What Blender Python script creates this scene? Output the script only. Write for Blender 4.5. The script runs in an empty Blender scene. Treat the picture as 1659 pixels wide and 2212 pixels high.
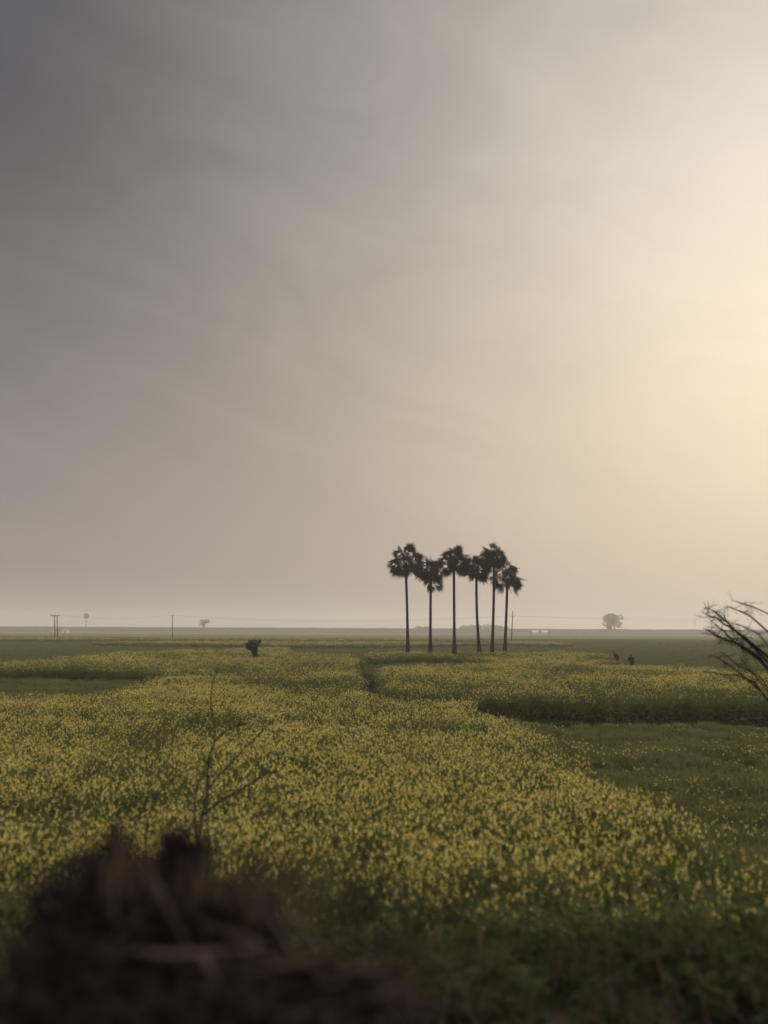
import bpy, math, random
import numpy as np
from mathutils import Vector, Matrix

R = math.radians
scene = bpy.context.scene
COL = scene.collection

# ------------------------------------------------------------------ camera
CAM_Z = 4.0
PITCH, ROLL = 7.08, 0.26
cam_data = bpy.data.cameras.new('camera')
cam = bpy.data.objects.new('camera', cam_data)
COL.objects.link(cam)
cam_data.sensor_fit = 'VERTICAL'
cam_data.sensor_height = 36.0
cam_data.lens = 33.0
cam_data.clip_start = 0.05
cam_data.clip_end = 6000
cam_data.dof.use_dof = True
cam_data.dof.focus_distance = 60.0
cam_data.dof.aperture_fstop = 0.70
CAM_M = Matrix.Translation((0, 0, CAM_Z)) @ Matrix.Rotation(R(90 + PITCH), 4, 'X') @ Matrix.Rotation(R(ROLL), 4, 'Z')
cam.matrix_world = CAM_M
scene.camera = cam

# ------------------------------------------------------------------ exposure
scene.view_settings.view_transform = 'Standard'
scene.view_settings.look = 'None'
scene.view_settings.exposure = 0.0
scene.view_settings.gamma = 1.0
scene.cycles.max_bounces = 8
scene.cycles.transparent_max_bounces = 8
scene.cycles.volume_bounces = 1
scene.cycles.use_denoising = True

# ------------------------------------------------------------------ sun and sky
SUN_AZ, SUN_EL = 29.0, 19.0
SDIR = Vector((math.sin(R(SUN_AZ)) * math.cos(R(SUN_EL)), math.cos(R(SUN_AZ)) * math.cos(R(SUN_EL)), math.sin(R(SUN_EL))))
sun_data = bpy.data.lights.new('sun', 'SUN')
sun_data.energy = 2.6
sun_data.angle = R(9)
sun_data.color = (1.0, 0.88, 0.70)
sun = bpy.data.objects.new('sun', sun_data)
COL.objects.link(sun)
sun.rotation_euler = SDIR.to_track_quat('Z', 'Y').to_euler()
sun.location = (40, 60, 60)

world = bpy.data.worlds.new('World')
scene.world = world
world.use_nodes = True
wt = world.node_tree
wt.nodes.clear()


class NT:
    """tiny helper around a node tree"""
    def __init__(s, nt):
        s.nt = nt

    def n(s, kind, **kw):
        nd = s.nt.nodes.new(kind)
        for k, v in kw.items():
            setattr(nd, k, v)
        return nd

    def l(s, a, b):
        s.nt.links.new(a, b)

    def setin(s, sock, v):
        if hasattr(v, 'is_linked') or hasattr(v, 'links'):
            s.l(v, sock)
        else:
            sock.default_value = v

    def m(s, op, a, b=0.0, clamp=False):
        nd = s.n('ShaderNodeMath', operation=op)
        nd.use_clamp = clamp
        s.setin(nd.inputs[0], a)
        s.setin(nd.inputs[1], b)
        return nd.outputs[0]

    def vm(s, op, a, b=None):
        nd = s.n('ShaderNodeVectorMath', operation=op)
        s.setin(nd.inputs[0], a)
        if b is not None:
            s.setin(nd.inputs[3 if op == 'SCALE' else 1], b)
        return nd.outputs[1] if op == 'DOT_PRODUCT' else nd.outputs[0]

    def mix(s, fac, a, b, blend='MIX'):
        nd = s.n('ShaderNodeMix', data_type='RGBA', blend_type=blend)
        s.setin(nd.inputs[0], fac)
        s.setin(nd.inputs[6], a)
        s.setin(nd.inputs[7], b)
        return nd.outputs[2]

    def noise(s, vec, scale, detail=3.0, rough=0.55):
        nd = s.n('ShaderNodeTexNoise')
        if vec is not None:
            s.l(vec, nd.inputs['Vector'])
        nd.inputs['Scale'].default_value = scale
        nd.inputs['Detail'].default_value = detail
        nd.inputs['Roughness'].default_value = rough
        return nd.outputs[0]

    def ramp(s, fac, stops):
        nd = s.n('ShaderNodeValToRGB')
        cr = nd.color_ramp
        while len(cr.elements) < len(stops):
            cr.elements.new(0.5)
        for e, (p, c) in zip(cr.elements, stops):
            e.position = p
            e.color = (*c, 1) if len(c) == 3 else c
        s.l(fac, nd.inputs[0])
        return nd.outputs[0]


def c4(r, g, b):
    return (r, g, b, 1.0)


W = NT(wt)
tc = W.n('ShaderNodeTexCoord')
D = W.vm('NORMALIZE', tc.outputs['Generated'])
sep = W.n('ShaderNodeSeparateXYZ')
W.l(D, sep.inputs[0])
sky = W.n('ShaderNodeTexSky', sky_type='NISHITA')
sky.sun_disc = False
sky.sun_elevation = R(SUN_EL)
sky.sun_rotation = R(SUN_AZ)
sky.dust_density = 6.0
sky.air_density = 1.2
dz = W.m('MAXIMUM', sep.outputs[2], 0.0)
sd = W.m('MAXIMUM', W.vm('DOT_PRODUCT', D, tuple(SDIR)), 0.0)
g1 = W.m('POWER', sd, 7.0)
zq = W.m('MULTIPLY', dz, 1 / 0.35)
hz = W.m('POWER', 2.718, W.m('MULTIPLY', W.m('MULTIPLY', zq, zq), -1.0))
# thin streaky cloud veil, laid on a flat layer high above the field
comb = W.n('ShaderNodeCombineXYZ')
ca, sa = math.cos(R(14)), math.sin(R(14))
W.l(W.m('MULTIPLY', W.m('SUBTRACT', W.m('MULTIPLY', sep.outputs[0], ca), W.m('MULTIPLY', sep.outputs[2], sa)), 1.7), comb.inputs[0])
W.l(W.m('MULTIPLY', sep.outputs[1], 1.5), comb.inputs[1])
W.l(W.m('MULTIPLY', W.m('ADD', W.m('MULTIPLY', sep.outputs[0], sa), W.m('MULTIPLY', sep.outputs[2], ca)), 5.2), comb.inputs[2])
ntx = W.n('ShaderNodeTexNoise')
W.l(comb.outputs[0], ntx.inputs['Vector'])
ntx.inputs['Scale'].default_value = 1.8
ntx.inputs['Detail'].default_value = 6.0
ntx.inputs['Roughness'].default_value = 0.55
ntx.inputs['Distortion'].default_value = 1.0
nz = ntx.outputs[0]
cloud = W.ramp(nz, [(0.30, (0.86, 0.865, 0.88)), (0.50, (1.0, 1.0, 1.0)), (0.70, (1.15, 1.14, 1.13))])
cf = W.m('MULTIPLY', W.m('MULTIPLY', dz, 3.2, True), W.m('SUBTRACT', 1.0, W.m('MULTIPLY', g1, 0.75)))
cloud = W.mix(cf, c4(1, 1, 1), cloud)
high = W.ramp(dz, [(0.05, (0.60, 0.455, 0.285)), (0.22, (0.715, 0.580, 0.390)), (0.46, (0.80, 0.71, 0.59))])
veil = W.vm('ADD', (0.043, 0.050, 0.067), W.vm('SCALE', (0.235, 0.196, 0.165), hz))
glow = W.vm('SCALE', high, W.m('MULTIPLY', g1, 0.94))
tot = W.vm('MULTIPLY', W.vm('ADD', veil, glow), cloud)
nish = W.vm('SCALE', sky.outputs[0], 0.002)
tot = W.vm('ADD', tot, nish)
# overcast overhead and behind, out of view, brightened to light the field
back = W.ramp(W.m('ADD', W.m('MULTIPLY', sep.outputs[1], 0.5), 0.5), [(0.40, (0.80, 0.77, 0.74)), (0.86, (0, 0, 0))])
tot = W.vm('ADD', tot, W.vm('SCALE', back, W.m('ADD', 0.22, W.m('MULTIPLY', dz, 1.45))))
bg = W.n('ShaderNodeBackground')
W.l(tot, bg.inputs[0])
bg.inputs[1].default_value = 1.0
wo = W.n('ShaderNodeOutputWorld')
W.l(bg.outputs[0], wo.inputs[0])

# ------------------------------------------------------------------ helpers
rng = np.random.default_rng(7)
random.seed(7)
FPX, CX, CY = 2028.0, 829.5, 1106.0       # the photograph measured on a 1659 x 2212 grid
CR = np.array(CAM_M.to_3x3())


def ray(px, py):
    v = CR @ np.array([(px - CX) / FPX, (CY - py) / FPX, -1.0])
    return v


def at(px, py, Y):
    """the point at distance Y (metres ahead) that the photograph shows at px, py"""
    v = ray(px, py)
    t = Y / v[1]
    return np.array([v[0] * t, Y, CAM_Z + v[2] * t])


def smooth(a, b, x):
    t = np.clip((x - a) / (b - a), 0, 1)
    return t * t * (3 - 2 * t)


def wob(x, y, s, k=0):
    """smooth pseudo noise in about -1..1"""
    x = np.asarray(x, float) / s
    y = np.asarray(y, float) / s
    return (np.sin(1.7 * x + 0.6 * y + 1.3 + k) + np.sin(-0.8 * x + 1.9 * y + 4.1 * k + 0.4) + np.sin(2.9 * x - 1.4 * y + 2.2 + 2 * k)
            + np.sin(0.9 * x + 3.1 * y + 0.7 + 3 * k)) / 3.0


def tz(x, y):
    x = np.asarray(x, float)
    y = np.asarray(y, float)
    sh = 1.7 * (1 - smooth(6.4, 10.4, y + 0.35 * wob(x, y, 1.9)))
    far = -2.5 * np.clip((y - 130) / 1070.0, 0, 1)
    return sh + far + 0.05 * wob(x, y, 2.3, 1) * smooth(200, 20, y)


def ground_at(px, py, h=0.0):
    """where the photograph's pixel meets the surface h metres above the ground"""
    v = ray(px, py)
    z = h
    for _ in range(12):
        t = (z - CAM_Z) / v[2] if v[2] < -1e-5 else 2500
        p = np.array([v[0] * t, v[1] * t, z])
        z = 0.5 * z + 0.5 * (h + float(tz(p[0], p[1])))
    return p


def poly_px(pts, h=1.15):
    return np.array([ground_at(x, y, h)[:2] for x, y in pts])


def inside(P, poly):
    x, y = P[:, 0], P[:, 1]
    r = np.zeros(len(P), bool)
    j = len(poly) - 1
    for i in range(len(poly)):
        xi, yi = poly[i]
        xj, yj = poly[j]
        c = ((yi > y) != (yj > y)) & (x < (xj - xi) * (y - yi) / (yj - yi + 1e-12) + xi)
        r ^= c
        j = i
    return r


class MB:
    """collects shapes and links them as one mesh object"""
    def __init__(s):
        s.v, s.f, s.mi, s.nv = [], [], [], 0

    def add(s, verts, faces, mi=0):
        b = s.nv
        s.v.extend([tuple(map(float, p)) for p in verts])
        s.nv += len(verts)
        for f in faces:
            s.f.append(tuple(i + b for i in f))
            s.mi.append(mi)

    def tube(s, pts, rad, n=6, mi=0, cap=True):
        pts = [np.array(p, float) for p in pts]
        if not hasattr(rad, '__len__'):
            rad = [rad] * len(pts)
        vs, fs = [], []
        up = np.array([0.0, 0.0, 1.0])
        t0 = pts[-1] - pts[0]
        a = np.cross(t0, up if abs(t0[2]) < 0.9 * np.linalg.norm(t0) else np.array([1.0, 0, 0]))
        a /= np.linalg.norm(a) + 1e-9
        for i, p in enumerate(pts):
            t = pts[min(i + 1, len(pts) - 1)] - pts[max(i - 1, 0)]
            t /= np.linalg.norm(t) + 1e-9
            a = a - t * np.dot(a, t)
            a /= np.linalg.norm(a) + 1e-9
            b = np.cross(t, a)
            for k in range(n):
                an = 2 * math.pi * k / n
                vs.append(p + rad[i] * (math.cos(an) * a + math.sin(an) * b))
        for i in range(len(pts) - 1):
            for k in range(n):
                k2 = (k + 1) % n
                fs.append((i * n + k, i * n + k2, (i + 1) * n + k2, (i + 1) * n + k))
        if cap:
            fs.append(tuple(range(n - 1, -1, -1)))
            fs.append(tuple(range((len(pts) - 1) * n, len(pts) * n)))
        s.add(vs, fs, mi)

    def box(s, lo, hi, mi=0):
        x0, y0, z0 = lo
        x1, y1, z1 = hi
        s.add([(x0, y0, z0), (x1, y0, z0), (x1, y1, z0), (x0, y1, z0), (x0, y0, z1), (x1, y0, z1), (x1, y1, z1), (x0, y1, z1)],
              [(3, 2, 1, 0), (4, 5, 6, 7), (0, 1, 5, 4), (1, 2, 6, 5), (2, 3, 7, 6), (3, 0, 4, 7)], mi)

    def rings(s, rings, n=12, mi=0):
        """loft of elliptic rings (centre, rx, ry)"""
        vs, fs = [], []
        for c, rx, ry in rings:
            for k in range(n):
                a = 2 * math.pi * k / n
                vs.append((c[0] + rx * math.cos(a), c[1] + ry * math.sin(a), c[2]))
        for i in range(len(rings) - 1):
            for k in range(n):
                k2 = (k + 1) % n
                fs.append((i * n + k, i * n + k2, (i + 1) * n + k2, (i + 1) * n + k))
        fs.append(tuple(range(n - 1, -1, -1)))
        fs.append(tuple(range((len(rings) - 1) * n, len(rings) * n)))
        s.add(vs, fs, mi)

    def leaf(s, p, d, L, w, mi=0, droop=0.2, rr=None):
        """a pointed leaf of two bent quads"""
        rr = rr or random
        d = np.array(d, float)
        d /= np.linalg.norm(d) + 1e-9
        q = np.array([rr.gauss(0, 1), rr.gauss(0, 1), rr.gauss(0, 1)])
        sd_ = np.cross(d, q)
        sd_ /= np.linalg.norm(sd_) + 1e-9
        p = np.array(p, float)
        mid = p + d * L * 0.5
        end = p + d * L + np.array([0, 0, -droop * L])
        s.add([p, mid - sd_ * w * 0.5, end, mid + sd_ * w * 0.5], [(0, 1, 2), (0, 2, 3)], mi)

    def mesh(s, name, mats):
        me = bpy.data.meshes.new(name)
        me.from_pydata(s.v, [], s.f)
        for m in mats:
            me.materials.append(m)
        if len(mats) > 1:
            me.polygons.foreach_set('material_index', s.mi)
        return me

    def build(s, name, mats, parent=None, smooth_=False, origin=None):
        if not isinstance(mats, (list, tuple)):
            mats = [mats]
        if origin is not None:
            o_ = np.array(origin, float)
            s.v = [tuple(np.array(p) - o_) for p in s.v]
        me = s.mesh(name, mats)
        if smooth_:
            me.polygons.foreach_set('use_smooth', [True] * len(me.polygons))
        ob = bpy.data.objects.new(name, me)
        COL.objects.link(ob)
        if parent is not None:
            ob.parent = parent
        elif origin is not None:
            ob.location = origin
        return ob


def tag(o, label=None, cat=None, group=None, kind=None):
    if label:
        o['label'] = label
    if cat:
        o['category'] = cat
    if group:
        o['group'] = group
    if kind:
        o['kind'] = kind
    return o


def thing(name, label, cat, loc, group=None):
    o = bpy.data.objects.new(name, None)
    o.empty_display_size = 0.3
    o.location = [float(c) for c in loc]
    COL.objects.link(o)
    return tag(o, label, cat, group)


# ------------------------------------------------------------------ materials
def mat_new(name):
    m = bpy.data.materials.new(name)
    m.use_nodes = True
    m.node_tree.nodes.clear()
    return m, NT(m.node_tree)


def leafy(name, c1, c2, trans=0.35, scale=0.6, rnd=0.5, rough=0.6, tcol=None):
    """thin vegetable tissue: colour varies from plant to plant and slowly over the ground"""
    m, t = mat_new(name)
    oi = t.n('ShaderNodeObjectInfo')
    ge = t.n('ShaderNodeNewGeometry')
    nz_ = t.noise(ge.outputs['Position'], scale, 3.0)
    rp = t.ramp(nz_, [(0.33, (0, 0, 0)), (0.67, (1, 1, 1))])
    f = t.m('ADD', t.m('MULTIPLY', rp, 1 - rnd), t.m('MULTIPLY', oi.outputs['Random'], rnd))
    col = t.mix(f, c4(*c1), c4(*c2))
    df = t.n('ShaderNodeBsdfDiffuse')
    t.l(col, df.inputs[0])
    tr = t.n('ShaderNodeBsdfTranslucent')
    if tcol:
        col2 = t.mix(0.5, col, c4(*tcol))
        t.l(col2, tr.inputs[0])
    else:
        t.l(col, tr.inputs[0])
    mx = t.n('ShaderNodeMixShader')
    mx.inputs[0].default_value = trans
    t.l(df.outputs[0], mx.inputs[1])
    t.l(tr.outputs[0], mx.inputs[2])
    out = t.n('ShaderNodeOutputMaterial')
    t.l(mx.outputs[0], out.inputs[0])
    return m


def rough_mat(name, c1, c2, scale=8.0, rough=0.9, bump=0.3, stretch=(1, 1, 1), bd=0.02):
    m, t = mat_new(name)
    tcn = t.n('ShaderNodeTexCoord')
    mpn = t.n('ShaderNodeMapping')
    mpn.inputs['Scale'].default_value = stretch
    t.l(tcn.outputs['Object'], mpn.inputs[0])
    nz_ = t.noise(mpn.outputs[0], scale, 5.0, 0.6)
    col = t.ramp(nz_, [(0.3, c1), (0.7, c2)])
    b = t.n('ShaderNodeBsdfPrincipled')
    t.l(col, b.inputs['Base Color'])
    b.inputs['Roughness'].default_value = rough
    b.inputs['Specular IOR Level'].default_value = 0.02
    if bump:
        bp = t.n('ShaderNodeBump')
        bp.inputs['Strength'].default_value = bump
        bp.inputs['Distance'].default_value = bd
        t.l(nz_, bp.inputs['Height'])
        t.l(bp.outputs[0], b.inputs['Normal'])
    out = t.n('ShaderNodeOutputMaterial')
    t.l(b.outputs[0], out.inputs[0])
    return m


M_FLOWER = leafy('mustard_flower', (0.68, 0.52, 0.125), (0.82, 0.71, 0.23), 0.4, 0.35, 0.75)
M_BUD = leafy('mustard_bud', (0.30, 0.32, 0.09), (0.36, 0.36, 0.11), 0.3, 0.5, 0.5)
M_LEAF = leafy('mustard_leaf', (0.070, 0.092, 0.030), (0.135, 0.150, 0.050), 0.3, 0.4, 0.5)
M_STEM = leafy('mustard_stem', (0.11, 0.12, 0.045), (0.16, 0.165, 0.065), 0.1, 0.4, 0.5)
M_CROP = leafy('green_crop_leaf', (0.095, 0.118, 0.040), (0.17, 0.155, 0.062), 0.3, 0.45, 0.45)
M_WEED = leafy('weed_leaf', (0.036, 0.045, 0.020), (0.066, 0.075, 0.030), 0.2, 0.9, 0.5)
M_STRAW = leafy('dry_stalk', (0.12, 0.082, 0.055), (0.21, 0.15, 0.095), 0.1, 0.9, 0.6)
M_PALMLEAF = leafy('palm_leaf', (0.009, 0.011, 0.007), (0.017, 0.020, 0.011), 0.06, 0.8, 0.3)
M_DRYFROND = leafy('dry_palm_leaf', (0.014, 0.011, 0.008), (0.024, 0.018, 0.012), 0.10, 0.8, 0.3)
M_TREELEAF = leafy('tree_leaf', (0.025, 0.040, 0.016), (0.055, 0.070, 0.028), 0.2, 0.15, 0.4)
M_SHRUBLEAF = leafy('shrub_leaf', (0.020, 0.026, 0.012), (0.034, 0.040, 0.018), 0.12, 0.9, 0.3)
M_DARKLEAF = leafy('withered_leaf', (0.017, 0.014, 0.015), (0.038, 0.029, 0.028), 0.05, 3.0, 0.3)
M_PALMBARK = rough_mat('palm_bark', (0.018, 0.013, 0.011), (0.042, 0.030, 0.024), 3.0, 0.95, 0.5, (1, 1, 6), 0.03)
M_BARK = rough_mat('bark', (0.012, 0.009, 0.007), (0.032, 0.024, 0.018), 14.0, 0.9, 0.5)
M_TWIG = rough_mat('twig', (0.018, 0.012, 0.010), (0.045, 0.031, 0.025), 20.0, 0.9, 0.3)
M_DEADWOOD = rough_mat('dead_wood', (0.095, 0.066, 0.054), (0.17, 0.12, 0.095), 9.0, 0.9, 0.5, (1, 1, 1))
M_POLE = rough_mat('weathered_pole', (0.045, 0.034, 0.027), (0.10, 0.075, 0.058), 6.0, 0.9, 0.2)
M_CERAMIC = rough_mat('insulator', (0.10, 0.07, 0.055), (0.16, 0.11, 0.09), 5.0, 0.4, 0.0)
M_WIRE = rough_mat('cable', (0.05, 0.048, 0.046), (0.08, 0.076, 0.072), 2.0, 0.6, 0.0)
M_CONCRETE = rough_mat('concrete', (0.12, 0.10, 0.09), (0.20, 0.175, 0.155), 0.6, 0.9, 0.1)
M_LIME = rough_mat('limewash', (0.52, 0.50, 0.46), (0.68, 0.66, 0.61), 1.2, 0.9, 0.0)
M_PINKWALL = rough_mat('pink_plaster', (0.42, 0.31, 0.27), (0.55, 0.42, 0.37), 1.2, 0.9, 0.0)
M_THATCH = rough_mat('thatch', (0.20, 0.17, 0.13), (0.34, 0.30, 0.24), 3.0, 0.95, 0.3)
M_DARKDOOR = rough_mat('dark_door', (0.03, 0.025, 0.02), (0.05, 0.04, 0.032), 3.0, 0.8, 0.0)
M_SKIN = rough_mat('skin', (0.10, 0.052, 0.034), (0.14, 0.075, 0.048), 8.0, 0.6, 0.0)
M_HAIR = rough_mat('hair', (0.010, 0.008, 0.007), (0.018, 0.014, 0.012), 30.0, 0.6, 0.2)
M_CLOTHA = rough_mat('maroon_cloth', (0.040, 0.022, 0.024), (0.065, 0.036, 0.037), 12.0, 0.9, 0.1)
M_CLOTHB = rough_mat('charcoal_cloth', (0.018, 0.016, 0.018), (0.032, 0.028, 0.030), 12.0, 0.9, 0.1)
M_CLOTHC = rough_mat('grey_brown_cloth', (0.040, 0.032, 0.032), (0.065, 0.053, 0.052), 12.0, 0.9, 0.1)

# ground: damp soil between the crops, a patchwork of fields far off
m, t = mat_new('field_ground')
ge = t.n('ShaderNodeNewGeometry')
P_ = ge.outputs['Position']
n1 = t.noise(P_, 0.9, 6.0, 0.65)
n2 = t.noise(P_, 9.0, 5.0, 0.6)
soil = t.mix(n2, c4(0.030, 0.022, 0.016), c4(0.075, 0.055, 0.040))
green = t.mix(n2, c4(0.035, 0.046, 0.018), c4(0.08, 0.10, 0.038))
near = t.mix(t.ramp(n1, [(0.42, (0, 0, 0)), (0.58, (1, 1, 1))]), soil, green)
mpn = t.n('ShaderNodeMapping')
mpn.inputs['Scale'].default_value = (0.0055, 0.011, 1)
t.l(P_, mpn.inputs[0])
vo = t.n('ShaderNodeTexVoronoi')
vo.inputs['Scale'].default_value = 1.0
vo.inputs['Randomness'].default_value = 0.75
t.l(mpn.outputs[0], vo.inputs['Vector'])
sepc = t.n('ShaderNodeSeparateColor')
t.l(vo.outputs['Color'], sepc.inputs[0])
patch = t.ramp(sepc.outputs[0], [(0.0, (0.065, 0.095, 0.04)), (0.45, (0.09, 0.11, 0.045)), (0.70, (0.19, 0.17, 0.06)), (1.0, (0.10, 0.105, 0.05))])
patch = t.mix(t.noise(P_, 0.05, 4.0), patch, c4(0.08, 0.095, 0.045))
sp = t.n('ShaderNodeSeparateXYZ')
t.l(P_, sp.inputs[0])
ff = t.m('MULTIPLY', t.m('SUBTRACT', sp.outputs[1], 110.0), 0.01, True)
gcol = t.mix(ff, near, patch)
b = t.n('ShaderNodeBsdfPrincipled')
t.l(gcol, b.inputs['Base Color'])
b.inputs['Roughness'].default_value = 0.95
b.inputs['Specular IOR Level'].default_value = 0.0
bp = t.n('ShaderNodeBump')
bp.inputs['Strength'].default_value = 0.7
bp.inputs['Distance'].default_value = 0.06
t.l(n2, bp.inputs['Height'])
t.l(bp.outputs[0], b.inputs['Normal'])
out = t.n('ShaderNodeOutputMaterial')
t.l(b.outputs[0], out.inputs[0])
M_GROUND = m

M_PATHSHADE = rough_mat('shade_painted_earth', (0.008, 0.007, 0.006), (0.020, 0.016, 0.013), 5.0, 1.0, 0.2)  # path soil blackened to stand in for the shade between tall crops
M_BANK = rough_mat('bank_grass', (0.045, 0.042, 0.030), (0.085, 0.075, 0.055), 0.12, 0.95, 0.0)

# ------------------------------------------------------------------ ground
ys = np.concatenate([np.linspace(-50, 4, 12), np.linspace(4.3, 14, 60), np.linspace(14.5, 60, 60), np.geomspace(62, 2500, 70)])
xs_ = np.geomspace(0.25, 1600, 60)
xs = np.concatenate([-xs_[::-1], [0], xs_])
xs = np.unique(np.concatenate([xs, np.linspace(-8, 8, 60)]))
X, Y = np.meshgrid(xs, ys)
Z = tz(X, Y)
gm = MB()
nx = len(xs)
gm.v = list(zip(X.ravel().tolist(), Y.ravel().tolist(), Z.ravel().tolist()))
gm.nv = len(gm.v)
gm.f = [(j * nx + i, j * nx + i + 1, (j + 1) * nx + i + 1, (j + 1) * nx + i) for j in range(len(ys) - 1) for i in range(nx - 1)]
gm.mi = [0] * len(gm.f)
ground = gm.build('ground', M_GROUND, smooth_=True)
tag(ground, 'flat farmland soil running out to the hazy horizon', 'ground', kind='structure')

# ------------------------------------------------------------------ distant bank with the bridge gap
BY = 1200.0
bx0 = at(1147.5, 1360, BY)[0]
bx1 = at(1185.5, 1360, BY)[0]
BTOP = at(829, 1357.0, BY)[2]
bank = MB()


def bank_piece(x0, x1, n):
    vs, fs = [], []
    xx = np.linspace(x0, x1, n)
    for x in xx:
        h = BTOP + 0.22 * float(wob(x, 0, 13)) + 0.15 * float(wob(x, 5, 4.1))
        vs += [(x, BY - 12, -2.7), (x, BY - 3, h), (x, BY + 3, h), (x, BY + 12, -2.7)]
    for i in range(n - 1):
        for k in range(3):
            fs.append((i * 4 + k, (i + 1) * 4 + k, (i + 1) * 4 + k + 1, i * 4 + k + 1))
    fs += [(0, 1, 2, 3), tuple((n - 1) * 4 + k for k in (3, 2, 1, 0))]
    bank.add(vs, fs)


bank_piece(-1400, bx0 - 1.0, 400)
bank_piece(bx1 + 1.0, 1400, 360)
tag(bank.build('embankment', M_BANK), 'long low grassy embankment along the hazy horizon', 'embankment', kind='structure')

br = thing('railway_bridge', 'low two span bridge through the distant embankment with two pale openings', 'bridge', ((bx0 + bx1) / 2, BY, -2.5))


def local(o, p):
    return np.array(p, float) - np.array(o.location)


def box_part(name, mat, par, lo, hi):
    mb = MB()
    mb.box(local(par, lo), local(par, hi))
    return mb.build(name, mat, par)


zo = at(1167, 1362.0, BY)[2]
xm0, xm1 = at(1164, 1362, BY)[0], at(1169, 1362, BY)[0]
box_part('deck', M_CONCRETE, br, (bx0 - 3, BY - 3.5, zo), (bx1 + 3, BY + 3.5, BTOP + 0.1))
box_part('pier', M_CONCRETE, br, (xm0, BY - 3.2, -2.8), (xm1, BY + 3.2, zo))
box_part('abutment', M_CONCRETE, br, (bx0 - 4, BY - 4.5, -2.8), (bx0 + 0.6, BY + 4.5, zo - 0.01))
box_part('abutment', M_CONCRETE, br, (bx1 - 0.6, BY - 4.5, -2.8), (bx1 + 4, BY + 4.5, zo - 0.01))

# ------------------------------------------------------------------ crops
PROTO = {}


def proto_collection(name, meshes):
    c = bpy.data.collections.new(name)
    for i, me in enumerate(meshes):
        o = bpy.data.objects.new('%s_plant' % name, me)
        c.objects.link(o)
    PROTO[name] = c
    return c


def mustard_plant(seed, flowers=1.0, tall=1.0, stems=5, rad=0.30):
    r = random.Random(seed)
    mb = MB()
    for s in range(stems):
        a = r.uniform(0, 6.28)
        d = rad * math.sqrt(r.random())
        bx, by = d * math.cos(a), d * math.sin(a)
        H = tall * r.uniform(0.82, 1.2)
        lx, ly = r.gauss(0, 0.10), r.gauss(0, 0.10)
        pts = [np.array([bx + lx * u * u, by + ly * u * u, H * u]) for u in (0, 0.35, 0.7, 1.0)]
        mb.tube(pts, [0.009, 0.008, 0.006, 0.003], 3, 1, False)
        for k in range(13):                                   # leaves, larger below
            u = r.uniform(0.18, 0.9)
            p = pts[0] * (1 - u) + pts[3] * u
            b_ = r.uniform(0, 6.28)
            L = (0.25 - 0.15 * u) * r.uniform(0.7, 1.3)
            mb.leaf(p, (math.cos(b_), math.sin(b_), r.uniform(-0.1, 0.7)), L, L * 0.42, 0, 0.3, r)
        tops = [(pts[3], 1.0)]
        for k in range(2):                                    # side shoots
            u = r.uniform(0.68, 0.92)
            p = pts[0] * (1 - u) + pts[3] * u
            b_ = r.uniform(0, 6.28)
            q = p + np.array([math.cos(b_) * r.uniform(0.06, 0.15), math.sin(b_) * r.uniform(0.06, 0.15), r.uniform(0.10, 0.24)])
            mb.tube([p, q], [0.004, 0.002], 3, 1, False)
            tops.append((q, 0.85))
        for q, k_ in tops:
            if r.random() > flowers:
                mb.leaf(q, (0, 0, 1), 0.05, 0.02, 1, 0, r)
                continue
            for j in range(10):                               # four petalled flowers round the shoot
                b_ = r.uniform(0, 6.28)
                hh = r.uniform(-0.028, 0.022)
                rr = 0.023 * k_ * math.sqrt(max(0.05, 1 - (hh / 0.036) ** 2)) * r.uniform(0.7, 1.2)
                c = q + np.array([math.cos(b_) * rr, math.sin(b_) * rr, hh])
                nrm = np.array([math.cos(b_) * 0.7, math.sin(b_) * 0.7, 0.6 + r.gauss(0, 0.4)])
                nrm /= np.linalg.norm(nrm)
                e1 = np.cross(nrm, (0.3, 0.5, 0.81))
                e1 /= np.linalg.norm(e1)
                e2 = np.cross(nrm, e1)
                w = 0.0088 * r.uniform(0.8, 1.25)
                an = r.uniform(0, 1.57)
                u1 = (e1 * math.cos(an) + e2 * math.sin(an)) * w
                u2 = (-e1 * math.sin(an) + e2 * math.cos(an)) * w
                mb.add([c + u1, c + u2 * 0.9, c - u1, c - u2 * 0.9], [(0, 1, 2, 3)], 2)
            for j in range(3):
                mb.leaf(q + np.array([r.gauss(0, .008), r.gauss(0, .008), 0.025]), (r.gauss(0, .3), r.gauss(0, .3), 1), 0.018, 0.011, 3, 0, r)
        for j in range(5):                                    # thin seed pods
            u = r.uniform(0.6, 0.9)
            p = pts[0] * (1 - u) + pts[3] * u
            b_ = r.uniform(0, 6.28)
            mb.leaf(p, (math.cos(b_), math.sin(b_), 0.8), 0.06, 0.006, 1, 0, r)
    return mb.mesh('mustard_plant', [M_LEAF, M_STEM, M_FLOWER, M_BUD])


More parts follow.
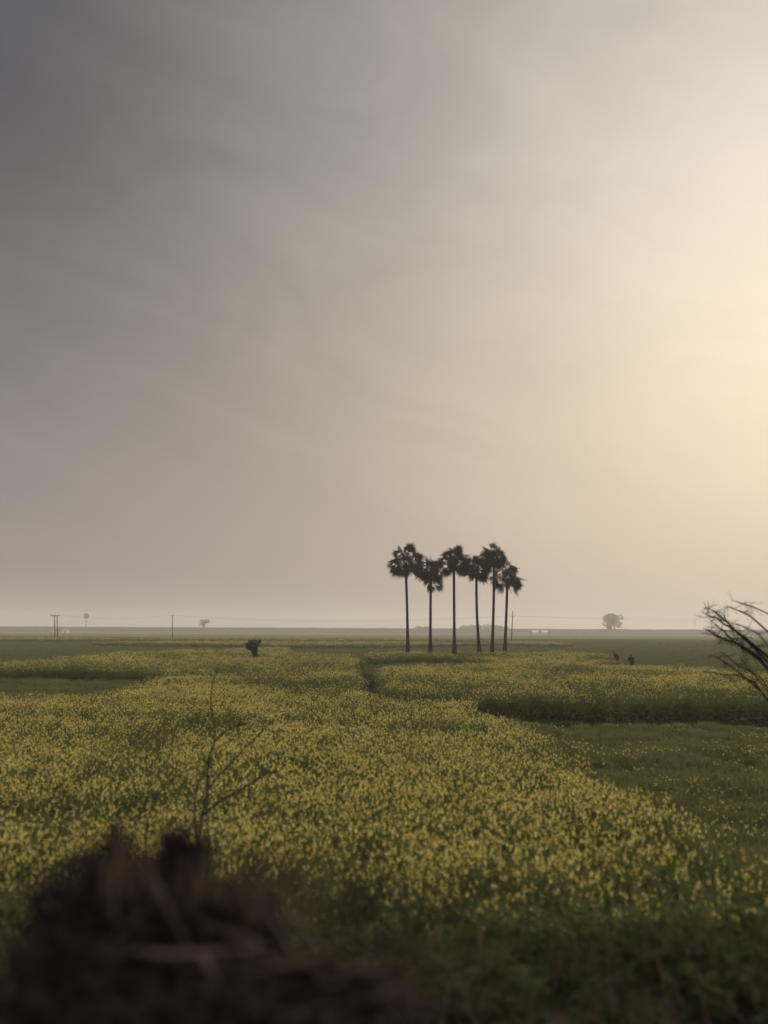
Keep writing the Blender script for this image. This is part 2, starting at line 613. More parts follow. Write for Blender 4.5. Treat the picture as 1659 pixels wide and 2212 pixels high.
def tuft(seed, H, blades, rad, mat, dots=0, width=0.02, droop=0.35):
    r = random.Random(seed)
    mb = MB()
    for k in range(blades):
        a = r.uniform(0, 6.28)
        d = rad * math.sqrt(r.random())
        p = np.array([d * math.cos(a), d * math.sin(a), 0])
        b_ = r.uniform(0, 6.28)
        lean = r.uniform(0.1, 0.6)
        dv = np.array([math.cos(b_) * lean, math.sin(b_) * lean, 1.0])
        L = H * r.uniform(0.6, 1.15)
        q = p + dv * L * 0.55
        e = p + dv * L + np.array([math.cos(b_), math.sin(b_), -1]) * droop * L * 0.4
        sd_ = np.array([-math.sin(b_), math.cos(b_), 0]) * width * r.uniform(0.7, 1.3)
        mb.add([p - sd_ * .5, p + sd_ * .5, q + sd_ * .5, q - sd_ * .5, e], [(0, 1, 2, 3), (3, 2, 4)], 0)
    for k in range(dots):
        a = r.uniform(0, 6.28)
        d = rad * math.sqrt(r.random())
        c = np.array([d * math.cos(a), d * math.sin(a), H * r.uniform(0.9, 1.25)])
        for j in range(5):
            mb.leaf(c + np.array([r.gauss(0, .016), r.gauss(0, .016), r.gauss(0, .016)]), (r.gauss(0, 1), r.gauss(0, 1), .4), .022, .018, 1, 0, r)
        mb.tube([c * np.array([1, 1, 0.3]), c], 0.003, 3, 0, False)
    return mb.mesh('tuft', [mat, M_FLOWER])


def broad_weed(seed, H, n, rad, mat, L0=0.16):
    r = random.Random(seed)
    mb = MB()
    for s in range(7):
        a = r.uniform(0, 6.28)
        d = rad * math.sqrt(r.random())
        p0 = np.array([d * math.cos(a), d * math.sin(a), 0])
        p1 = p0 + np.array([r.gauss(0, .12), r.gauss(0, .12), H * r.uniform(0.6, 1.2)])
        mb.tube([p0, p1], [0.008, 0.003], 3, 1, False)
        for k in range(n):
            u = r.uniform(0.1, 1)
            b_ = r.uniform(0, 6.28)
            mb.leaf(p0 * (1 - u) + p1 * u, (math.cos(b_), math.sin(b_), r.uniform(-.2, .9)), L0 * r.uniform(.6, 1.3), L0 * .4, 0, .3, r)
    return mb.mesh('weed', [mat, M_STRAW])


proto_collection('mustard', [mustard_plant(100 + i, 0.82) for i in range(6)] + [mustard_plant(150 + i, 0.42) for i in range(3)]
                 + [mustard_plant(170 + i, 0.06, 0.92) for i in range(3)])
proto_collection('low_crop', [tuft(200 + i, 0.34, 80, 0.32, M_CROP, 0, 0.024) for i in range(4)] + [tuft(220 + i, 0.34, 70, 0.32, M_CROP, 2, 0.024) for i in range(2)])
proto_collection('weed', [broad_weed(300 + i, 0.34, 26, 0.25, M_WEED, 0.095) for i in range(4)] + [tuft(320 + i, 0.5, 46, 0.2, M_STRAW, 0, 0.010, 0.7) for i in range(2)]
                 + [tuft(330 + i, 0.38, 60, 0.2, M_WEED, 0, 0.014, 0.6) for i in range(2)])


def scatter_group(coll):
    ng = bpy.data.node_groups.new('scatter', 'GeometryNodeTree')
    ng.interface.new_socket('Geometry', in_out='INPUT', socket_type='NodeSocketGeometry')
    ng.interface.new_socket('Geometry', in_out='OUTPUT', socket_type='NodeSocketGeometry')
    gi = ng.nodes.new('NodeGroupInput')
    go = ng.nodes.new('NodeGroupOutput')
    ip = ng.nodes.new('GeometryNodeInstanceOnPoints')
    ci = ng.nodes.new('GeometryNodeCollectionInfo')
    ci.inputs['Collection'].default_value = coll
    ci.inputs['Separate Children'].default_value = True
    ci.inputs['Reset Children'].default_value = True

    def attr(name, typ):
        nd = ng.nodes.new('GeometryNodeInputNamedAttribute')
        nd.data_type = typ
        nd.inputs['Name'].default_value = name
        return nd.outputs['Attribute']
    ng.links.new(gi.outputs[0], ip.inputs['Points'])
    ng.links.new(ci.outputs[0], ip.inputs['Instance'])
    ip.inputs['Pick Instance'].default_value = True
    ng.links.new(attr('vi', 'INT'), ip.inputs['Instance Index'])
    ng.links.new(attr('rot', 'FLOAT_VECTOR'), ip.inputs['Rotation'])
    ng.links.new(attr('sc', 'FLOAT_VECTOR'), ip.inputs['Scale'])
    ng.links.new(ip.outputs[0], go.inputs[0])
    return ng


GROUPS = {k: scatter_group(c) for k, c in PROTO.items()}


def scatter(name, kind, P, scale, hscale, vi, label, cat, tilt=0.09):
    n = len(P)
    me = bpy.data.meshes.new(name)
    me.vertices.add(n)
    z = tz(P[:, 0], P[:, 1]) - 0.02
    me.vertices.foreach_set('co', np.column_stack([P, z]).astype(np.float32).ravel())
    rot = np.column_stack([rng.normal(0, tilt, n), rng.normal(0, tilt, n), rng.uniform(0, 6.283, n)]).astype(np.float32)
    sc = np.column_stack([scale, scale, scale * hscale]).astype(np.float32)
    a = me.attributes.new('rot', 'FLOAT_VECTOR', 'POINT')
    a.data.foreach_set('vector', rot.ravel())
    a = me.attributes.new('sc', 'FLOAT_VECTOR', 'POINT')
    a.data.foreach_set('vector', sc.ravel())
    a = me.attributes.new('vi', 'INT', 'POINT')
    a.data.foreach_set('value', vi.astype(np.int32))
    ob = bpy.data.objects.new(name, me)
    COL.objects.link(ob)
    md = ob.modifiers.new('scatter', 'NODES')
    md.node_group = GROUPS[kind]
    tag(ob, label, cat, kind='stuff')
    print('scatter', name, n)
    return ob


# candidate plant spots, thinner with distance (plants are then drawn wider)
bands = [(5.6, 9.5, 12.0, 1.0), (9.5, 26, 14.0, 1.0), (26, 48, 11.0, 1.05), (48, 90, 5.5, 1.25), (90, 160, 2.8, 1.6), (160, 270, 1.15, 2.2), (270, 430, 0.5, 3.0)]
cand, csc = [], []
for d0, d1, rho, s in bands:
    hw = 0.44 * d1 + 5
    n = int(rho * (d1 - d0) * 2 * hw)
    p = np.column_stack([rng.uniform(-hw, hw, n), rng.uniform(d0, d1, n)])
    p = p[np.abs(p[:, 0]) < 0.44 * p[:, 1] + 5]
    cand.append(p)
    csc.append(np.full(len(p), s))
CP = np.vstack(cand)
CS = np.concatenate(csc)

# the mustard plots: outlines of the crop's top
foreA = poly_px([(-700, 1499), (60, 1498), (225, 1497), (300, 1476), (365, 1455), (500, 1462), (700, 1480), (800, 1494), (900, 1504), (1000, 1519), (1120, 1555),
                 (1200, 1608), (1300, 1680), (1440, 1742), (1600, 1820), (1700, 1860), (1700, 2080), (-700, 2080)])
leftB = poly_px([(-500, 1462), (-500, 1440), (60, 1428), (217, 1411), (330, 1406), (468, 1403), (535, 1399), (620, 1398), (632, 1409), (700, 1412), (762, 1416),
                 (780, 1424), (787, 1438), (790, 1455), (797, 1486), (700, 1482), (500, 1464), (365, 1453), (300, 1443), (200, 1440), (-300, 1441)])
rightC = poly_px([(812, 1488), (806, 1465), (812, 1446), (830, 1438), (900, 1435), (1000, 1435), (1090, 1428), (1240, 1422), (1318, 1418), (1363, 1426), (1466, 1436),
                  (1564, 1446), (1750, 1462), (2100, 1490), (2100, 1514), (1590, 1505), (1300, 1503), (1120, 1500), (1040, 1500), (950, 1493)])
backD = poly_px([(786, 1418), (785, 1409), (850, 1406.5), (1250, 1406), (1318, 1413), (1330, 1420), (1240, 1424), (1092, 1427), (1000, 1416), (880, 1414)])
stripF = poly_px([(200, 1386.5), (300, 1384), (560, 1384), (840, 1385), (960, 1385.5), (1060, 1387.6), (960, 1389.2), (820, 1391), (620, 1391), (500, 1389.5), (320, 1388)])
stripG = poly_px([(-250, 1379), (-250, 1376), (200, 1377), (380, 1379.6), (200, 1379.8)])
stripH = poly_px([(1070, 1386.5), (1110, 1384.8), (1190, 1386.2), (1235, 1389), (1195, 1389.6), (1110, 1388.5)])
stripI = poly_px([(260, 1378.6), (400, 1377.4), (800, 1378.5), (1060, 1381), (800, 1381.2), (400, 1379.8)])
JP = CP + rng.normal(0, 0.07, CP.shape) + 0.16 * np.column_stack([wob(CP[:, 0], CP[:, 1], 1.3, 8), wob(CP[:, 0], CP[:, 1], 1.1, 9)])
mA, mB_, mC, mD = inside(JP, foreA), inside(JP, leftB), inside(JP, rightC), inside(JP, backD)
mA &= (CP[:, 1] > 8.3 + 0.3 * wob(CP[:, 0], CP[:, 1], 1.1))
mC &= ~inside(CP, poly_px([(1225, 1452), (1235, 1444), (1300, 1452), (1290, 1458)]))
pathtop = poly_px([(768, 1424), (812, 1432), (824, 1446), (829, 1478), (830, 1499), (782, 1499), (778, 1470), (772, 1446)])
mB_ &= ~mA & ~inside(CP, pathtop)
mC &= ~mA & ~inside(CP, pathtop)
mD &= ~mC
stray = ~(mA | mB_ | mC | mD) & (CP[:, 0] > 2) & (CP[:, 1] > 12) & (CP[:, 1] < 36) & ~inside(CP, pathtop) & (rng.random(len(CP)) < 0.02 + 0.05 * (wob(CP[:, 0], CP[:, 1], 3.7, 4) > 0.5))
mA |= stray
mS = (inside(CP, stripF) | inside(CP, stripG) | inside(CP, stripH) | inside(CP, stripI))


DARK = []
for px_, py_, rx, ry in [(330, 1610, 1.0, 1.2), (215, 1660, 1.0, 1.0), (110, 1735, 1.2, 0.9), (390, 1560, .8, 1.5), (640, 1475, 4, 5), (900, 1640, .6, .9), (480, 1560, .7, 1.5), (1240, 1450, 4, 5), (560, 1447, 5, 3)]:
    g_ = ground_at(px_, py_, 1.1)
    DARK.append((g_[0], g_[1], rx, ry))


def mustard(name, mask, label, leafy_bias=0.0, hmul=1.0):
    P, s = CP[mask], CS[mask]
    n = len(P)
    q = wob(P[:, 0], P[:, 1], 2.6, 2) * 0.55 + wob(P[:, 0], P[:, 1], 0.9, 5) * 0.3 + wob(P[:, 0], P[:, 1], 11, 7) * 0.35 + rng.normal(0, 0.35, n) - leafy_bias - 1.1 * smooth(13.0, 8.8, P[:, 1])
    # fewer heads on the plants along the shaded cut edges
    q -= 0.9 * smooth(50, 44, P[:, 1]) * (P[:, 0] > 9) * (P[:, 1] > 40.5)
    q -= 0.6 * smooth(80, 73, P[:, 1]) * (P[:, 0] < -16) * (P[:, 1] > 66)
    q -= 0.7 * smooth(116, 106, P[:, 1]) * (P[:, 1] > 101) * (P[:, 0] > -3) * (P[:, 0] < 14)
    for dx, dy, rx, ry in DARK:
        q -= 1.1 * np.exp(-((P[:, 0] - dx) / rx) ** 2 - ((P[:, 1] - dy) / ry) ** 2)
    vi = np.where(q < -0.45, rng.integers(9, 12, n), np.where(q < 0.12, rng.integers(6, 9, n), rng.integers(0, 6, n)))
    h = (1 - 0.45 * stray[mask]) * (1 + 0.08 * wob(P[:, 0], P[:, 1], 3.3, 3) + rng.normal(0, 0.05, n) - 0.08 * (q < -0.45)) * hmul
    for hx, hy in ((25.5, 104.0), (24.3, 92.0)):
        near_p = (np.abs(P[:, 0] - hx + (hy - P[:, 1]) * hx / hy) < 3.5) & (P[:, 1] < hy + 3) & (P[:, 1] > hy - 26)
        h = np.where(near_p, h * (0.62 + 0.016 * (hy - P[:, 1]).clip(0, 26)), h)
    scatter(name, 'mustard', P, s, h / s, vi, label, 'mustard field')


mustard('mustard_crop', mA, 'flowering yellow mustard filling the whole foreground')
mustard('mustard_crop', mB_, 'yellow mustard plot behind the dark hollow at left, up to the small lone shrub', 0.28, 1.08)
mustard('mustard_crop', mC, 'yellow mustard plot right of the dark footpath, with a shaded front edge', 0.30, 1.08)
mustard('mustard_crop', mD, 'narrow mustard plot just in front of the palm trunks', 0.35)
mustard('mustard_crop', mS, 'thin far strips of flowering mustard beyond the palms', 0.2)

rest = ~(mA | mB_ | mC | mD | mS)
path = pathtop
furrow = poly_px([(1010, 1494), (1130, 1494), (2100, 1500), (2100, 1530), (1590, 1519), (1300, 1517), (1140, 1515)])
gap = rest & (CP[:, 1] > 10.6) & ~inside(CP, path) & ~inside(CP, furrow) & ~inside(CP, poly_px([(660, 1424), (760, 1424), (740, 1417), (650, 1416)], 0.0))
edge = np.zeros(len(CP), bool)
# footpath strip between the left and right plots, crop shade painted dark into it
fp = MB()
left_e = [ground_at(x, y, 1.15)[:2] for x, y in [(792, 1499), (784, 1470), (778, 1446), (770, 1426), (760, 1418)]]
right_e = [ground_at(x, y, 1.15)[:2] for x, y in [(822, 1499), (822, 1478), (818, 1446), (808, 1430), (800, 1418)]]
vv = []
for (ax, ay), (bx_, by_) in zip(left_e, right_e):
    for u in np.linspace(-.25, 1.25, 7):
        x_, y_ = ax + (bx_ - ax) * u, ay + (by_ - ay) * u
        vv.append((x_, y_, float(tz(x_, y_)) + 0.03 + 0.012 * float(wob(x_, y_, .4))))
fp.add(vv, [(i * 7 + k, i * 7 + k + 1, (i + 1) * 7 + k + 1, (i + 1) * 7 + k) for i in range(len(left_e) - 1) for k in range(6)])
tag(fp.build('footpath', M_PATHSHADE), 'footpath with painted dark shade running between the left and right mustard plots', 'path', kind='structure')
P = CP[gap]
n = len(P)
dots = (wob(P[:, 0], P[:, 1], 3.0, 4) + rng.normal(0, .5, n) > 0.9) & (P[:, 0] > 4) & (P[:, 1] < 60)
scatter('green_crop', 'low_crop', P, CS[gap] * 1.05, (1 + 0.30 * wob(P[:, 0], P[:, 1], 1.7, 1) + 0.2 * wob(P[:, 0], P[:, 1], .6, 3) + rng.normal(0, .12, n)).clip(.25, 2) / CS[gap],
        np.where(dots, rng.integers(4, 6, n), rng.integers(0, 4, n)), 'low green crop growing between and beyond the mustard plots', 'green crop')
trod = rest & (inside(CP, path) | inside(CP, furrow))
wd = rest & (CP[:, 1] <= 10.6) & (wob(CP[:, 0], CP[:, 1], 1.2, 6) + rng.normal(0, .5, len(CP)) > -0.6)
wd |= trod
P = CP[wd]
n = len(P)
scatter('bank_weeds', 'weed', P, rng.uniform(0.7, 1.2, n) * np.where(trod[wd], 0.9, 1.0), np.where(trod[wd], 0.45, 1.0), np.where((P[:, 0] < 0.3) & (rng.random(n) < .35), 4, rng.choice([0, 1, 2, 3, 0, 1, 2, 3, 6, 7], n)), 'dark weeds and dry grass on the near bank and along the paths', 'weeds')

# ------------------------------------------------------------------ palms
def fan_leaf(mb, hub, d, reach, R_, r, droop=0.15, mi=0):
    d = np.array(d, float)
    d /= np.linalg.norm(d)
    pet = max(0.25, reach - R_)
    mid = hub + d * pet * 0.55 + np.array([0, 0, 0.03 * pet])
    e = hub + d * pet + np.array([0, 0, -droop * pet * 0.5])
    mb.tube([hub, mid, e], [0.045, 0.028, 0.022], 4, mi, False)
    out_ = e - mid
    out_ /= np.linalg.norm(out_)
    out_ += np.array([0, 0, -droop])
    out_ /= np.linalg.norm(out_)
    q = np.array([r.gauss(0, 1), r.gauss(0, 1), r.gauss(0, 1)])
    s = np.cross(out_, q)
    s /= np.linalg.norm(s)
    nrm = np.cross(out_, s)
    K = 12
    half = R(r.uniform(115, 140))
    for k in range(-K, K + 1):
        a = k / K * half
        da = half / K * 0.54
        L = R_ * r.uniform(0.78, 1.15) * (1 - 0.18 * abs(k) / K)
        bend = nrm * (0.09 * R_ * (a / half) ** 2) + nrm * (0.03 * R_ * (1 if k % 2 else -1))

        def pt(an, l):
            return e + (out_ * math.cos(an) + s * math.sin(an)) * l + bend * (l / R_)
        tip = pt(a + r.gauss(0, .03), L) + np.array([0, 0, -0.10 * R_ * r.random() - 0.06 * R_])
        mb.add([e, pt(a - da, L * 0.52), tip, pt(a + da, L * 0.52)], [(0, 1, 2, 3)], mi)


PZ = lambda x, y: ((1200 + x * 0.31344) * 0.67770, (1680 + y * 0.31344) * 0.67770)
PALMS = [
    # base, bend, trunk top, crown hub, upward reach, side reach, distance, seed, leaves, label
    ((318, 1250), (312, 850), (300, 470), (297, 405), 232, 195, 121.0, 11, 27, 'tall fan palm with a round crown at the left end of the row'),
    ((547, 1262), (550, 950), (551, 650), (553, 480), 182, 168, 123.0, 12, 25, 'short fan palm with a skirt of dry fronds hanging below its crown'),
    ((793, 1272), (791, 850), (787, 450), (787, 385), 205, 172, 119.0, 13, 27, 'straight tall fan palm between the skirted palm and the curved palm'),
    ((1047, 1252), (1019, 800), (1017, 520), (1017, 455), 205, 165, 122.0, 14, 25, 'fan palm with a slender slightly curved trunk'),
    ((1176, 1258), (1190, 800), (1196, 420), (1196, 335), 188, 150, 120.0, 15, 25, 'tallest fan palm of the row, crown topping all the others'),
    ((1304, 1258), (1318, 930), (1330, 610), (1332, 555), 225, 180, 124.0, 16, 26, 'short fan palm at the right end of the row beside the thin pole'),
]
for base, bend, ttop, hub, ru, rs, dist, seed, nl, label in PALMS:
    r = random.Random(seed)
    pm = dist / FPX * 0.31344 * 0.67770
    b0 = at(*PZ(*base), dist)
    gz = float(tz(b0[0], dist))
    root = thing('fan_palm', label, 'palm tree', (b0[0], dist, gz), 'six tall fan palms standing in the field')
    L = lambda q: local(root, at(*PZ(*q), dist))
    p0 = np.array([0, 0, -0.1])
    p1, p2, p3, p4 = L(base), L(bend), L(ttop), L(hub)
    mb = MB()
    # smooth spline through the trunk points
    ctr = [p0, p1, p2, p3, p4]
    tt = np.linspace(0, 1, 40)
    zs = np.interp(tt, [0, 1], [p0[2], p4[2]])
    kz = [c[2] for c in ctr]
    co = np.polyfit(kz[1:], [c[0] for c in ctr[1:]], 2)
    pts, rad = [], []
    for i, z in enumerate(zs):
        u = (z - zs[0]) / (zs[-1] - zs[0])
        pts.append(np.array([np.polyval(co, z), 0.12 * math.sin(3 * u + seed), z]))
        fl = 0.20 * math.exp(-max(0, z - 0.2) / 1.3) + 0.06 * smooth(0.35, 0.0, u)
        rr_ = 0.165 + fl + 0.008 * (i % 2) + (0.07 * smooth(-1.3, -0.2, z - p4[2]))
        rad.append(float(rr_))
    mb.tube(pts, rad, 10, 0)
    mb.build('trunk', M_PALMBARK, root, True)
    hb = np.array([pts[-1][0], pts[-1][1], p4[2]])
    boots = MB()
    for k in range(34):
        a = k * 2.4
        z = p3[2] - 0.15 + (p4[2] - p3[2] + 0.25) * k / 34
        x0 = np.array([np.interp(z, zs, [p[0] for p in pts]), np.interp(z, zs, [p[1] for p in pts]), z])
        dv = np.array([math.cos(a), math.sin(a), 1.1])
        boots.tube([x0 + dv * 0.12, x0 + dv * r.uniform(0.26, 0.40)], [0.06, 0.03], 4)
    boots.build('leaf_bases', M_PALMLEAF, root)
    cr = MB()
    nl = int(nl * 1.8)
    for k in range(nl):
        az = k * 2.39996 + r.uniform(-.3, .3)
        u = (k + 0.5) / nl
        el = R(82 - 112 * u ** 0.85 + r.uniform(-9, 9))
        d = np.array([math.cos(az) * math.cos(el), math.sin(az) * math.cos(el), math.sin(el)])
        w = max(0, math.sin(el))
        reach = pm * ((ru * w * w + rs * (1 - w * w)) * r.choice((0.62, 0.85, 0.97, 1.0, 1.05)) * 1.15)
        if el < 0:
            reach *= 0.86
        fan_leaf(cr, hb + np.array([0, 0, r.uniform(-0.15, 0.2)]), d, reach, r.uniform(0.86, 1.10) * min(1, reach / 1.6), r, 0.12 + 0.25 * u)
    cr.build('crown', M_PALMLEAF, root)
    if seed == 12:
        sk = MB()
        for (hx, hy), (ex, ey), R_, yy in [((551, 530), (470, 560), .62, .2), ((551, 520), (700, 520), .75, -.3), ((560, 530), (690, 610), .8, .3), ((545, 560), (505, 640), .62, -.35),
                                           ((548, 570), (540, 665), .7, -.5), ((552, 565), (575, 650), .62, -.4), ((550, 580), (555, 660), .6, .5), ((546, 560), (520, 655), .6, .4)]:
            h_ = L((hx, hy))
            e_ = L((ex, ey)) + np.array([0, yy, 0])
            v = e_ - h_
            fan_leaf(sk, h_, v, np.linalg.norm(v) + R_ * 0.25, R_ * 1.2, r, 0.5)
            sk.tube([h_, h_ + v * .5 + np.array([0, 0, .05]), h_ + v * .8], [.06, .045, .04], 4)
        sk.build('dry_frond_skirt', M_DRYFROND, root)

# ------------------------------------------------------------------ distant trees
def leaf_cloud(mb, blobs, n, size, r, shell=0.55, mi=0, power=1.0):
    """leaf sprays spread through a set of ellipsoids (centre, radii)"""
    vol = [(b[1][0] * b[1][1] * b[1][2]) ** power for b in blobs]
    for i in range(n):
        c, rad_ = r.choices(blobs, vol)[0]
        v = np.array([r.gauss(0, 1), r.gauss(0, 1), r.gauss(0, 1)])
        v /= np.linalg.norm(v) + 1e-9
        k = shell + (1.05 - shell) * r.random() ** 0.6
        p = np.array(c) + v * np.array(rad_) * k
        d = v + np.array([r.gauss(0, .8), r.gauss(0, .8), r.gauss(0, .6)])
        mb.leaf(p, d, size * r.uniform(.6, 1.4), size * r.uniform(.5, .9), mi, .15, r)


def far_tree(name, label, cat, px, blobs_px, trunks_px, Yd, size, n, seed, group=None, gz=None):
    """outline measured on the photograph: blobs (x, y, rx, ry), trunks (x0, y0, x1, y1, r)"""
    r = random.Random(seed)
    k = Yd / FPX
    b0 = at(px[0], px[1], Yd)
    root = thing(name, label, cat, (b0[0], Yd, b0[2] if gz is None else gz), group)
    tr = MB()
    for x0, y0, x1, y1, rr in trunks_px:
        a_, b_ = local(root, at(x0, y0, Yd)), local(root, at(x1, y1, Yd))
        a_[2] = min(a_[2], -0.3) if y0 >= px[1] - 0.5 else a_[2]
        mdl = (a_ + b_) / 2 + np.array([r.gauss(0, .03), r.gauss(0, .1), 0]) * np.linalg.norm(b_ - a_)
        tr.tube([a_, mdl, b_], [rr * k * 1.25, rr * k, rr * k * 0.6], 6)
    tr.build('trunk', M_BARK, root)
    cr = MB()
    bl = []
    for x, y, rx, ry in blobs_px:
        c = local(root, at(x, y, Yd))
        c[1] += r.uniform(-.35, .35) * rx * k
        bl.append((c, (rx * k, rx * k * 0.9, ry * k)))
    leaf_cloud(cr, bl, n, size, r)
    cr.build('crown', M_TREELEAF, root)
    return root


Q5 = lambda x, y: ((1880 + x * 0.09644) * 0.6777, (1930 + y * 0.09644) * 0.6777)
qq = lambda x, y, rx, ry: (*Q5(x, y), rx * 0.0556, ry * 0.0556)
far_tree('broad_tree', 'broad round hazy tree standing alone on the embankment at right', 'tree', Q5(720, 775),
         [qq(690, 400, 200, 150), qq(560, 420, 130, 130), qq(820, 450, 170, 150), qq(1010, 380, 100, 95), qq(540, 590, 120, 110), qq(720, 590, 180, 100), qq(900, 600, 140, 110),
          qq(1020, 590, 75, 60), qq(610, 690, 90, 55), qq(960, 700, 90, 45), qq(1090, 430, 45, 40)],
         [(*Q5(640, 775), *Q5(660, 600), 3.2), (*Q5(815, 775), *Q5(830, 610), 1.7), (*Q5(590, 775), *Q5(560, 600), 1.2), (*Q5(690, 775), *Q5(760, 500), 2.0)], 1206.0, 1.1, 4200, 31, gz=BTOP - 0.1)
Q6 = lambda x, y: ((600 + x * 0.06028) * 0.6777, (1940 + y * 0.06028) * 0.6777)
qq = lambda x, y, rx, ry: (*Q6(x, y), rx * 0.04085, ry * 0.04085)
far_tree('umbrella_tree', 'small leaning tree with a flat hazy crown on the embankment at left', 'tree', Q6(800, 985),
         [qq(730, 670, 95, 80), qq(860, 650, 100, 70), qq(1000, 660, 120, 80), qq(900, 740, 90, 60), qq(760, 800, 100, 70), qq(640, 850, 60, 50), qq(820, 870, 70, 50)],
         [(*Q6(815, 985), *Q6(800, 700), 2.0), (*Q6(830, 900), *Q6(960, 700), 1.0), (*Q6(800, 900), *Q6(700, 720), 0.9)], 1204.0, 0.9, 1100, 32, gz=BTOP - 0.1)
# faint line of scrub trees behind the embankment
k = 0
for x, w, h in [(1003, 11, 7), (1018, 9, 8), (1032, 13, 9), (1052, 15, 9.5), (1068, 10, 8), (1081, 9, 6), (905, 10, 4.5), (921, 9, 4), (1093, 7, 4)]:
    k += 1
    y0 = 1358.5
    side = 'in the low clump behind the right palms' if x > 960 else 'in the low pair left of the palm trunks'
    far_tree('scrub_tree', 'faint hazy scrub tree %s' % side, 'tree', (x, y0),
             [(x, y0 - h * 0.55, w * 0.6, h * 0.42), (x - w * 0.45, y0 - h * 0.4, w * 0.45, h * 0.35), (x + w * 0.4, y0 - h * 0.45, w * 0.45, h * 0.35)],
             [(x, y0, x + 0.5, y0 - h * 0.5, 0.7)], 1330.0, 1.4, 320, 40 + k, 'hazy scrub trees in the clump' if x > 960 else 'hazy scrub trees in the low pair', gz=-2.5)

# lone far palm at left
Q2 = lambda x, y: ((130 + x * 0.12055) * 0.6777, (1930 + y * 0.12055) * 0.6777)
r = random.Random(5)
Yd = 1214.0
b0 = at(*Q2(1197, 560), Yd)
root = thing('far_palm', 'small hazy palm with a ball crown on a thin trunk at far left', 'palm tree', (b0[0], Yd, -2.5))
top = local(root, at(*Q2(1197, 330), Yd))
tr = MB()
tr.tube([(0, 0, -0.2), (top[0] * .5 + .1, 0, top[2] * .5), top], [0.42, 0.34, 0.30], 8)
tr.build('trunk', M_PALMBARK, root, True)
cr = MB()
for j in range(26):
    az, el = j * 2.4, R(85 - 130 * (j + .5) / 26)
    fan_leaf(cr, top + np.array([0, 0, 2.2]), (math.cos(az) * math.cos(el), math.sin(az) * math.cos(el), math.sin(el)), r.uniform(3.4, 4.6) * (1 if el < 0.6 else 1.15), 1.9, r, 0.2)
cr.build('crown', M_PALMLEAF, root)

# lone dark shrub in the mustard
Q4 = lambda x, y: ((760 + x * 0.06028) * 0.6777, (2020 + y * 0.06028) * 0.6777)
Yd = 98.0
r = random.Random(9)
b0 = at(*Q4(880, 1200), Yd)
root = thing('shrub', 'small dark lone shrub with forked upright twigs in the left mustard plot', 'shrub', (b0[0], Yd, float(tz(b0[0], Yd))))
L = lambda x, y: local(root, at(*Q4(x, y), Yd))
k = Yd / FPX * 0.04085
mb = MB()
mb.tube([(0, 0, -.1), L(880, 1150), L(855, 950), L(800, 800)], [.26, .21, .17, .08], 9)
for pts, rr in [([L(850, 950), L(960, 650), L(1180, 320)], .05), ([L(830, 880), L(780, 600), L(760, 330)], .05), ([L(820, 860), L(620, 620), L(520, 270)], .045), ([L(830, 900), L(560, 760), L(420, 540)], .04),
                ([L(850, 900), L(900, 560), L(900, 310)], .04)]:
    mb.tube(pts, [rr, rr * .7, rr * .25], 5)
mb.build('stem', M_BARK, root)
cr = MB()
bl = []
for x, y, rx, ry in [(520, 600, 130, 150), (560, 740, 140, 110), (720, 500, 130, 170), (880, 470, 80, 160), (1090, 440, 100, 100), (680, 800, 130, 90), (1010, 560, 80, 110), (870, 740, 120, 170), (870, 960, 130, 130), (890, 1110, 150, 110), (770, 930, 100, 110), (940, 850, 70, 120), (430, 660, 60, 80), (600, 420, 60, 80), (1180, 345, 50, 45), (950, 700, 80, 140)]:
    bl.append((L(x, y) + np.array([0, r.uniform(-.2, .2), 0]), (rx * k, rx * k, ry * k)))
leaf_cloud(cr, bl, 2600, 0.10, r, 0.1)
for j in range(60):
    p = bl[r.randrange(7)][0] + np.array([r.gauss(0, .25), r.gauss(0, .2), r.gauss(0.1, .2)])
    cr.tube([p, p + np.array([r.gauss(0, .12), r.gauss(0, .1), r.uniform(.15, .45)])], [.012, .006], 4)
cr.build('foliage', M_SHRUBLEAF, root)

# ------------------------------------------------------------------ utility poles and cable
Yd = 335.0
pL, pR = at(*Q2(362, 290), Yd), at(*Q2(430, 290), Yd)
bL, bR = at(*Q2(378, 830), Yd), at(*Q2(446, 840), Yd)
gz = float(tz(pL[0], Yd))
hp = thing('twin_pole', 'twin wooden power pole with one crossarm at far left', 'power pole', ((bL[0] + bR[0]) / 2, Yd, gz))
for t_, b_ in ((pL, bL), (pR, bR)):
    mb = MB()
    a_ = local(hp, b_)
    a_[2] = -0.2
    mb.tube([a_, local(hp, t_)], [0.19, 0.15], 8)
    mb.build('pole', M_POLE, hp, True)
mb = MB()
c0, c1 = local(hp, at(*Q2(268, 272), Yd)), local(hp, at(*Q2(492, 270), Yd))
mb.box((c0[0], -0.32, c0[2] - 0.13), (c1[0], -0.12, c0[2] + 0.13))
mb.build('crossarm', M_POLE, hp)
HW = []
for xx in (265, 378, 495):
    q = local(hp, at(*Q2(xx, 268), Yd))
    mb = MB()
    mb.rings([((q[0], -0.22, c0[2] + .1), .05, .05), ((q[0], -0.22, c0[2] + .16), .14, .14), ((q[0], -0.22, c0[2] + .22), .07, .07), ((q[0], -0.22, c0[2] + .30), .13, .13), ((q[0], -0.22, c0[2] + .42), .06, .06)], 8)
    mb.build('insulator', M_CERAMIC, hp)
    HW.append(np.array(hp.location) + np.array([q[0], -0.22, c0[2] + .36]))


